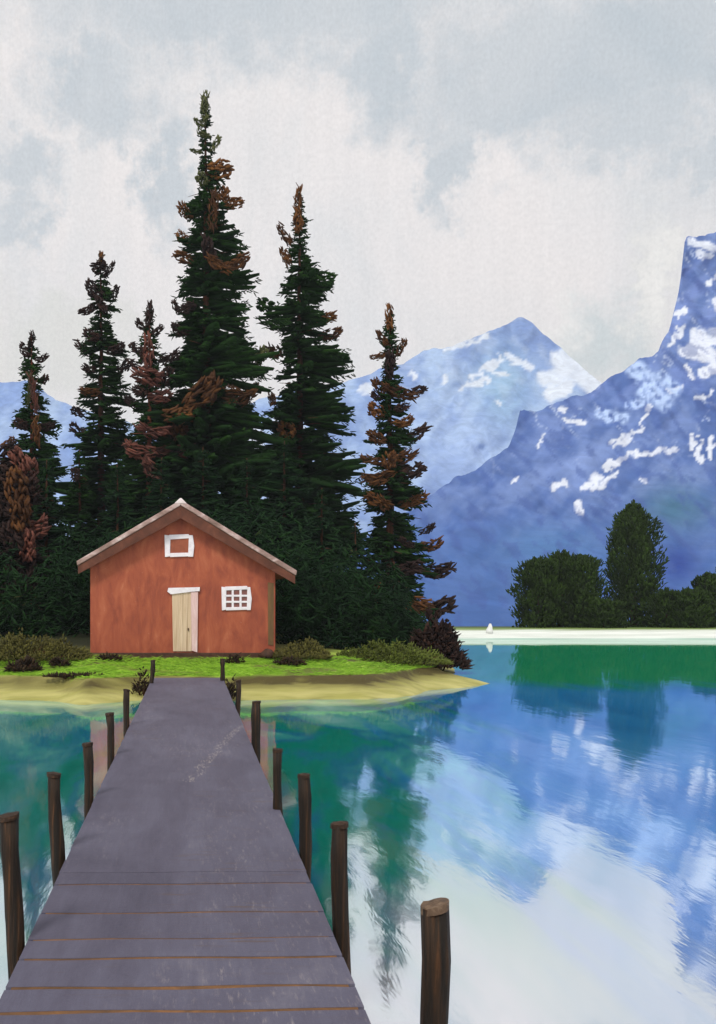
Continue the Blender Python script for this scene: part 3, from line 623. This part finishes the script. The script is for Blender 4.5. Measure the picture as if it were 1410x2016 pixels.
# ------------------------------------------------------------------ cabin
def cabin():
    Yf = 27.0; root = thing('cabin', 'small red wooden cabin with a pinkish gable roof behind the pier', 'cabin', (0, Yf, .85))
    s = Yf/F
    q = lambda px, py, D=Yf: ((px-HX)*D/F, H+(HY-py)*D/F)
    z0 = .62; Yb = 32.2
    xl, xr = q(178, 0)[0], q(542, 0)[0]
    al, ar = q(178, 1112)[1], q(542, 1112)[1]
    apx, apz = q(356, 1003)
    wl = MB(); wl.prism([(xl, z0), (xr, z0), (xr, ar), (apx, apz), (xl, al)], Yf, Yb)
    wl.build('wall', M['wall'], root, False)
    # roof: two slabs with overhang, ridge, barge boards
    Yr = 26.62; D = Yr
    a = q(356, 984, D); L = q(152, 1110, D); Rr = q(583, 1128, D)
    th = .14
    rf = MB()
    rf.prism([(L[0], L[1]-.05), (a[0], a[1]-th), (a[0], a[1]), (L[0]-.02, L[1]+.07)], Yr, Yb+.4)
    rf.prism([(a[0]+.002, a[1]-th), (Rr[0], Rr[1]-.07), (Rr[0]+.03, Rr[1]+.06), (a[0]+.002, a[1])], Yr, Yb+.4)
    roof = rf.build('roof', M['roof'], root, False, .02)
    rd = MB(); rd.prism([(a[0]-.16, a[1]-.085), (a[0]+.16, a[1]-.095), (a[0]+.02, a[1]+.045), (a[0]-.02, a[1]+.045)], Yr-.012, Yb+.42)
    rd.build('ridge_cap', M['ridge'], roof, False, .01)
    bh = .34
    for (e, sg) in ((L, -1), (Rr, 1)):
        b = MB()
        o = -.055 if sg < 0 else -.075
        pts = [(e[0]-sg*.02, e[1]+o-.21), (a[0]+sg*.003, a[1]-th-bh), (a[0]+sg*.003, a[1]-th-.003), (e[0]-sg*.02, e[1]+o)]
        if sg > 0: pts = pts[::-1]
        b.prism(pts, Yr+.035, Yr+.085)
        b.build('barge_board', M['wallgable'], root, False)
    # corner boards
    cb = MB(); x, _ = q(528, 0); zt = q(0, 1148)[1]
    cb.prism([(x, z0+.45), (x+.14, z0+.43), (x+.15, zt), (x-.01, zt+.02)], Yf-.022, Yf+.01)
    cb.build('corner_board', M['olivepost'], root, False)
    # door
    dr = MB(); x0, zt = q(341, 1166); x1, zb = q(376, 1282)
    dr.prism([(x0, zb), (x1+.02, zb), (x1, zt), (x0-.03, zt)], Yf-.03, Yf+.02)
    for k in range(1, 4):                                          # board joints as thin raised battens
        xx = lerp(x0, x1, k/4); dr.box(xx-.012, xx+.012, Yf-.042, Yf-.028, zb+.03, zt-.03)
    d = dr.build('door', M['door'], root, False)
    j = MB(); x2 = q(390, 0)[0]
    j.prism([(x1+.022, zb+.02), (x2-.02, zb-.03), (x2, zt), (x1+.002, zt)], Yf-.055, Yf+.02); j.build('jamb', M['pink'], d, False)
    li = MB(); x, z = q(330, 1170); xe, ze = q(393, 1156)
    li.prism([(x, z+.07), (x+.09, z+.0), (x1, zt+.012), (xe, zt+.03), (xe+.01, ze), (x+.02, ze-.02)], Yf-.07, Yf+.02); li.build('lintel', M['white'], d, False)
    hd = MB(); hd.box(x1-.085, x1-.055, Yf-.075, Yf-.028, 1.45, 1.52); hd.build('handle', M['stone'], d, False, .008)
    # attic window: white frame, red shutter inside
    def wobble_frame(px0, px1, py0, py1, w):
        m = MB(); (xa, za), (xb, zb_) = q(px0, py1), q(px1, py0); w *= s; e = .012
        m.prism([(xa, za), (xa+w, za+.02), (xa+w+e, zb_-.02), (xa-e, zb_)], Yf-.045, Yf+.02)
        m.prism([(xb-w*1.15, za+.01), (xb-.02, za+.01), (xb+.01, lerp(za, zb_, .5)), (xb-.03, zb_-.01), (xb-w, zb_-.01)], Yf-.047, Yf+.02)
        m.prism([(xa+w, za), (xb-w*1.1, za+.02), (xb-w*1.1, za+.02+w*.75), (xa+w, za+w*.8)], Yf-.043, Yf+.02)
        m.prism([(xa+w*.8, zb_-w*.95), (xb-w, zb_-w*.7), (xb-w, zb_+.02), (xa+w*.8, zb_)], Yf-.043, Yf+.02)
        return m, xa, xb, za, zb_
    m, xa, xb, za, zb_ = wobble_frame(325, 382, 1053, 1097, 10)
    w1 = m.build('window', M['white'], root, False, .01); w1['label'] = 'small attic window with a plain red panel'
    pn = MB(); pn.box(xa+.08, xb-.08, Yf-.018, Yf+.01, za+.06, zb_-.06); pn.build('shutter', M['panel'], w1, False)
    m, xa, xb, za, zb_ = wobble_frame(437, 495, 1155, 1202, 8)
    w2 = m.build('window', M['white'], root, False, .01); w2['label'] = 'white lattice window right of the door'
    pn = MB(); pn.box(xa+.06, xb-.06, Yf-.012, Yf+.01, za+.05, zb_-.05); pn.build('pane', M['pane'], w2, False)
    mu = MB()
    for k in (1, 2):
        x = lerp(xa+.08, xb-.08, k/3); mu.box(x-.03, x+.03, Yf-.036, Yf-.013, za+.07, zb_-.08)
        z = lerp(za+.07, zb_-.08, k/3); mu.box(xa+.10, xb-.11, Yf-.039, Yf-.014, z-.027, z+.027)
    mu.build('muntin', M['white'], w2, False, .008)
    # footing
    ft = MB(); ft.box(xl-.02, xr+.02, Yf-.035, Yb+.03, .45, .86); ft.build('footing', M['stone'], root, False, .02)
cabin()
fs = thing('dark_stone', 'dark brown stone at the foot of the cabin\'s right corner', 'stone', (2.05, 26.8, .84))
sm = MB(); c = P(525, 1288, 26.75)
sm.tube([c-UP*.08, c+Vector((.01, 0, .02)), c+Vector((.0, 0, .09)), c+Vector((-.02, 0, .14))], [.2, .19, .13, .03], 10, jit=.18); sm.build('boulder', M['stone'], fs)

# ------------------------------------------------------------------ pier and posts
XL, XR = -.835, .755
def pier():
    root = thing('pier', 'long purple grey plank pier running to the grassy shore', 'pier', (0, 10, 0))
    m = MB(); y = -2.0
    marks = [3.35, 3.66, 3.98, 4.33, 4.60, 4.98, 5.26, 5.70, 6.27, 6.55]
    edges = [-2+.33*i for i in range(16)]+marks
    while edges[-1] < 22.9: edges.append(edges[-1]+.31)
    for a, b in zip(edges, edges[1:]):
        near = 4.2 < b < 6.6
        g = .036 if near else .001
        if b > 5.1 and near: g = .022
        sk = .045 if b < 6.6 else .02; sa = .045 if a < 6.6 else .02
        jl, jr = R.uniform(-.004, .004), R.uniform(-.004, .004); z = DECK+(R.uniform(-.0015, .0015) if b < 6.6 else 0)
        xl, xr = XL+jl, XR+jr; n = 8
        # planks are slightly bowed, so the gaps waver and close in places
        top = []; 
        for k in range(n+1):
            x = lerp(xl, xr, k/n); t = k/n
            wv = .008*math.sin(3*t*pi+b*7)
            top.append((x, a+lerp(-sa*.5, sa*.5, t)*1.0+.008*math.sin(3*t*pi+a*7)+g*.5*(1 if a > 4.2 else .3), x, b+lerp(-sk*.5, sk*.5, t)+wv-g*.5*clamp(.9+.8*fbm(t*3, b*3, 0, 2), .2, 1.4)))
        vs = [(p[0], p[1], z) for p in top]+[(p[2], p[3], z) for p in top]+[(p[0], p[1], z-.045) for p in top]+[(p[2], p[3], z-.045) for p in top]
        q = n+1; fs = []
        for k in range(n):
            fs += [(k, k+1, q+k+1, q+k), (2*q+k, 3*q+k, 3*q+k+1, 2*q+k+1), (k, 2*q+k, 2*q+k+1, k+1), (q+k, q+k+1, 3*q+k+1, 3*q+k)]
        fs += [(0, q, 3*q, 2*q), (n, 2*q+n, 3*q+n, q+n)]
        m.add(vs, fs, R.random() if b < 6.6 else .5+.2*(R.random()-.5))
    m.build('deck', M['deck'], root, False)
    u = MB(); u.box(XL+.03, XR-.03, -1.95, 22.85, DECK-.08, DECK-.003); u.build('underlay', M['gap'], root, False)
    for x in (XL+.12, XR-.12):
        b = MB(); b.box(x-.05, x+.05, -1.9, 22.7, DECK-.24, DECK-.082); b.build('stringer', M['gap'], root, False)
    for y in (2.5, 6, 10, 14, 18, 21.5):
        b = MB(); b.box(XL+.05, XR-.05, y-.05, y+.05, DECK-.36, DECK-.242); b.build('crossbeam', M['gap'], root, False)
pier()

def post(label, bx, by, tx, ty, r, tilt=0.):
    if 1350 < by < 2000: by = HY+(by-HY)*.955
    D = 3500/(by-HY); X = (bx-HX)*D/F
    X = min(X, XL+r*.35) if bx < HX else max(X, XR-r*.35)
    top = P(tx, ty, D); zt = top.z; bot = Vector((X, D, -.9 if D < 21 else -.05))
    dz = zt-DECK
    tp = Vector((clamp(top.x, X-.09, X+.09), D, zt))
    ax = tp-Vector((X, D, DECK)); b0 = Vector((X, D, DECK))+ax*((bot.z-DECK)/dz); b0.x = lerp(X, b0.x, .3); 
    root = thing('mooring_post', label, 'post', (X, D, max(0, gz(X, D))), 'wooden posts along the pier')
    m = MB(); n = 12; pts = []; rad = []
    for i in range(n+1):
        t = i/n; p = b0.lerp(tp, t)
        p.x += .011*math.sin(t*6+bx)*(1 if i < n else .5); pts.append(p); rad.append(r*(.98+.06*math.sin(t*4+bx))*R.uniform(.9, 1.08))
    m.tube(pts, rad, 14, jit=.11); m.build('shaft', M['post'], root)
    c = MB(); t1 = pts[-1]; k = 14
    e = (pts[-1]-pts[-2]).normalized()
    ring = [t1-e*.012+Vector((math.cos(2*pi*j/k)*rad[-1]*1.07*R.uniform(.95, 1.08), math.sin(2*pi*j/k)*rad[-1]*1.07, tilt*math.cos(2*pi*j/k)*rad[-1])) for j in range(k)]
    ring2 = [v+Vector((0, 0, .022+R.uniform(0, .008))) for v in ring]
    vs = ring+ring2+[t1+Vector((0, 0, .022))]
    c.add(vs, [(j, (j+1) % k, k+(j+1) % k, k+j) for j in range(k)]+[(k+j, k+(j+1) % k, 2*k) for j in range(k)]+[tuple(range(k-1, -1, -1))])
    c.build('cut_top', M['cut' if by > 2000 else 'cutdark'], root, False)
for a in [
    ('thick dark post nearest the camera on the left, at the picture edge', 36, 1880, 20, 1609, .046, .2),
    ('second nearest dark post on the left of the pier', 118, 1695, 108, 1526, .047, -.1),
    ('third nearest brown post on the left of the pier', 178, 1585, 171, 1466, .045, .1),
    ('fourth nearest slim post on the left of the pier', 222, 1500, 215, 1406, .046, .1),
    ('fifth nearest short post on the left, before the sand', 251, 1438, 250, 1359, .043, -.1),
    ('short black post at the left corner of the pier end', 298, 1345, 301, 1301, .052, 0),
    ('short black post at the right corner of the pier end', 441, 1340, 438, 1298, .055, 0),
    ('thin leaning post on the right of the pier, before the sand', 467, 1403, 469, 1341, .045, .3),
    ('dark post on the right of the pier just below the sand', 501, 1478, 506, 1383, .052, .1),
    ('black post right of the pier between a dark and a brown topped post', 553, 1612, 547, 1478, .040, 0),
    ('brown topped rounded post on the right, beside teal water', 600, 1702, 598, 1528, .042, 0),
    ('tall dark post right of the pier with a pale rim', 671, 1852, 671, 1625, .044, .1),
    ('biggest post in the foreground, with a flared cut top, in pale water', 850, 2224, 853, 1786, .048, .28)]:
    post(*a)

# ------------------------------------------------------------------ air between here and the mountains
def haze():
    m = MB(); m.box(-900, 900, -60, 900, -2.8, 190)
    mt = bpy.data.materials.new('haze'); mt.use_nodes = True; nt = mt.node_tree; nt.nodes.clear()
    out = N(nt, 'ShaderNodeOutputMaterial'); v = N(nt, 'ShaderNodeVolumePrincipled')
    v.inputs['Color'].default_value = (.80, .88, 1, 1); v.inputs['Density'].default_value = .00035; v.inputs['Anisotropy'].default_value = .1
    nt.links.new(v.outputs[0], out.inputs['Volume'])
    o = m.build('haze', mt, None, False); o['kind'] = 'stuff'; o['label'] = 'thin bluish haze over the lake and mountains'
haze()

# ------------------------------------------------------------------ world, sun, camera
SUN_EL, SUN_AZ = math.radians(48), math.radians(208)      # azimuth clockwise from +Y: behind the camera, to the left
def world():
    w = bpy.data.worlds.new('World'); scene.world = w; w.use_nodes = True
    nt = w.node_tree; nt.nodes.clear()
    out = N(nt, 'ShaderNodeOutputWorld'); bg = N(nt, 'ShaderNodeBackground'); bg.inputs['Strength'].default_value = .1
    nt.links.new(bg.outputs[0], out.inputs[0])
    sky = N(nt, 'ShaderNodeTexSky', sky_type='NISHITA'); sky.sun_disc = False
    sky.sun_elevation = SUN_EL; sky.sun_rotation = SUN_AZ
    g = N(nt, 'ShaderNodeTexCoord').outputs['Generated']
    sp = N(nt, 'ShaderNodeSeparateXYZ'); nt.links.new(g, sp.inputs[0])
    az = math_(nt, 'ARCTAN2', sp.outputs[0], sp.outputs[1]); el = math_(nt, 'ABSOLUTE', math_(nt, 'ARCSINE', sp.outputs[2]))
    cb = N(nt, 'ShaderNodeCombineXYZ'); nt.links.new(az, cb.inputs[0]); nt.links.new(el, cb.inputs[1])
    p0 = cb.outputs[0]
    # ragged cloud edges: warp the angles with noise
    nz = N(nt, 'ShaderNodeTexNoise'); nz.inputs['Scale'].default_value = 26; nz.inputs['Detail'].default_value = 6; nz.inputs['Roughness'].default_value = .65
    nt.links.new(p0, nz.inputs['Vector'])
    sub = N(nt, 'ShaderNodeVectorMath', operation='SUBTRACT'); nt.links.new(nz.outputs['Color'], sub.inputs[0]); sub.inputs[1].default_value = (.5, .5, .5)
    sc = N(nt, 'ShaderNodeVectorMath', operation='SCALE'); nt.links.new(sub.outputs[0], sc.inputs[0]); sc.inputs['Scale'].default_value = .13
    ad = N(nt, 'ShaderNodeVectorMath', operation='ADD'); nt.links.new(p0, ad.inputs[0]); nt.links.new(sc.outputs[0], ad.inputs[1])
    p = ad.outputs[0]
    def blob(px, py, rx, ry, soft=.55):
        u = (px-HX)/F; v = (HY-py)/F; a = math.atan(u); e = math.atan(v*math.cos(a))
        mp = N(nt, 'ShaderNodeMapping', vector_type='POINT'); sx, sy = F/rx, F/ry
        mp.inputs['Scale'].default_value = (sx, sy, 0); mp.inputs['Location'].default_value = (-a*sx, -e*sy, 0)
        nt.links.new(p, mp.inputs[0])
        ln = N(nt, 'ShaderNodeVectorMath', operation='LENGTH'); nt.links.new(mp.outputs[0], ln.inputs[0])
        mr = N(nt, 'ShaderNodeMapRange', interpolation_type='SMOOTHSTEP'); mr.inputs['From Min'].default_value = 1.25; mr.inputs['From Max'].default_value = soft-.2
        nt.links.new(ln.outputs['Value'], mr.inputs['Value']); return mr.outputs[0]
    def total(bl):
        t = None
        for q in bl:
            o = blob(*q); t = o if t is None else math_(nt, 'MAXIMUM', t, o)
        return t
    streak = noise_(nt, p0, (90, 9, 1), 4, .65, .4)
    soft = noise_(nt, p0, (7, 5, 1), 4, .6, .5)
    grain = noise_(nt, p0, (330, 260, 1), 3, .65)
    grey = total([(1150, 110, 420, 150), (1000, 190, 240, 110), (520, 10, 600, 120), (875, 320, 60, 95), (1270, 230, 170, 80), (330, 340, 60, 140), (40, 340, 90, 70), (190, 170, 150, 90), (25, 440, 70, 60), (760, 130, 110, 130), (1400, 300, 120, 50), (1900, 200, 500, 200), (-500, 250, 500, 200)])
    c = ramp_(nt, soft, [(.3, (.83, .825, .825)), (.5, (.92, .88, .865)), (.7, (.96, .905, .88))])
    c = mix_(nt, math_(nt, 'MULTIPLY', grey, math_(nt, 'MULTIPLY_ADD', soft, 1.1, .18), cl=True), c, (.545, .615, .665))
    cream = total([(130, 690, 190, 130), (1285, 570, 45, 150, .3)])
    lit = total([(1290, 570, 38, 150, .3), (1110, 640, 60, 60, .2)])
    c = mix_(nt, math_(nt, 'MULTIPLY', cream, .6), c, (.78, .78, .72))
    c = mix_(nt, math_(nt, 'MULTIPLY', lit, .8), c, (1.0, .97, .93))
    teal = total([(1180, 690, 110, 90, .2)])
    c = mix_(nt, math_(nt, 'MULTIPLY', teal, .7), c, (.60, .69, .70))
    k = math_(nt, 'ADD', math_(nt, 'MULTIPLY', streak, .12), math_(nt, 'MULTIPLY', grain, .32))
    k = math_(nt, 'ADD', k, .80)
    c = mix_(nt, 1., c, ramp_(nt, math_(nt, 'MULTIPLY', k, .5), [(0, (0, 0, 0)), (1, (2, 2, 2))]), 'MULTIPLY')
    c10 = mix_(nt, 1., c, (10., 10., 10.), 'MULTIPLY')
    fin = mix_(nt, .93, sky.outputs[0], c10)
    nt.links.new(fin, bg.inputs[0])
world()
sl = bpy.data.lights.new('Sun', 'SUN'); sl.energy = 2.2; sl.angle = math.radians(12); sl.color = (1, .95, .87)
so = bpy.data.objects.new('Sun', sl); COL.objects.link(so)
sd = Vector((math.sin(SUN_AZ)*math.cos(SUN_EL), math.cos(SUN_AZ)*math.cos(SUN_EL), math.sin(SUN_EL)))
so.rotation_euler = (-sd).to_track_quat('-Z', 'Y').to_euler()

cam = bpy.data.cameras.new('Camera'); co = bpy.data.objects.new('Camera', cam); COL.objects.link(co)
co.location = (0, 0, H); co.rotation_euler = (pi/2, 0, 0)
cam.sensor_width = 36; cam.lens = 36*F/2016
cam.shift_x = (705-HX)/2016; cam.shift_y = (HY-1008)/2016
cam.clip_start = .05; cam.clip_end = 6000
scene.camera = co
vs_ = scene.view_settings; vs_.view_transform = 'Standard'; vs_.look = 'None'; vs_.exposure = 0; vs_.gamma = 1
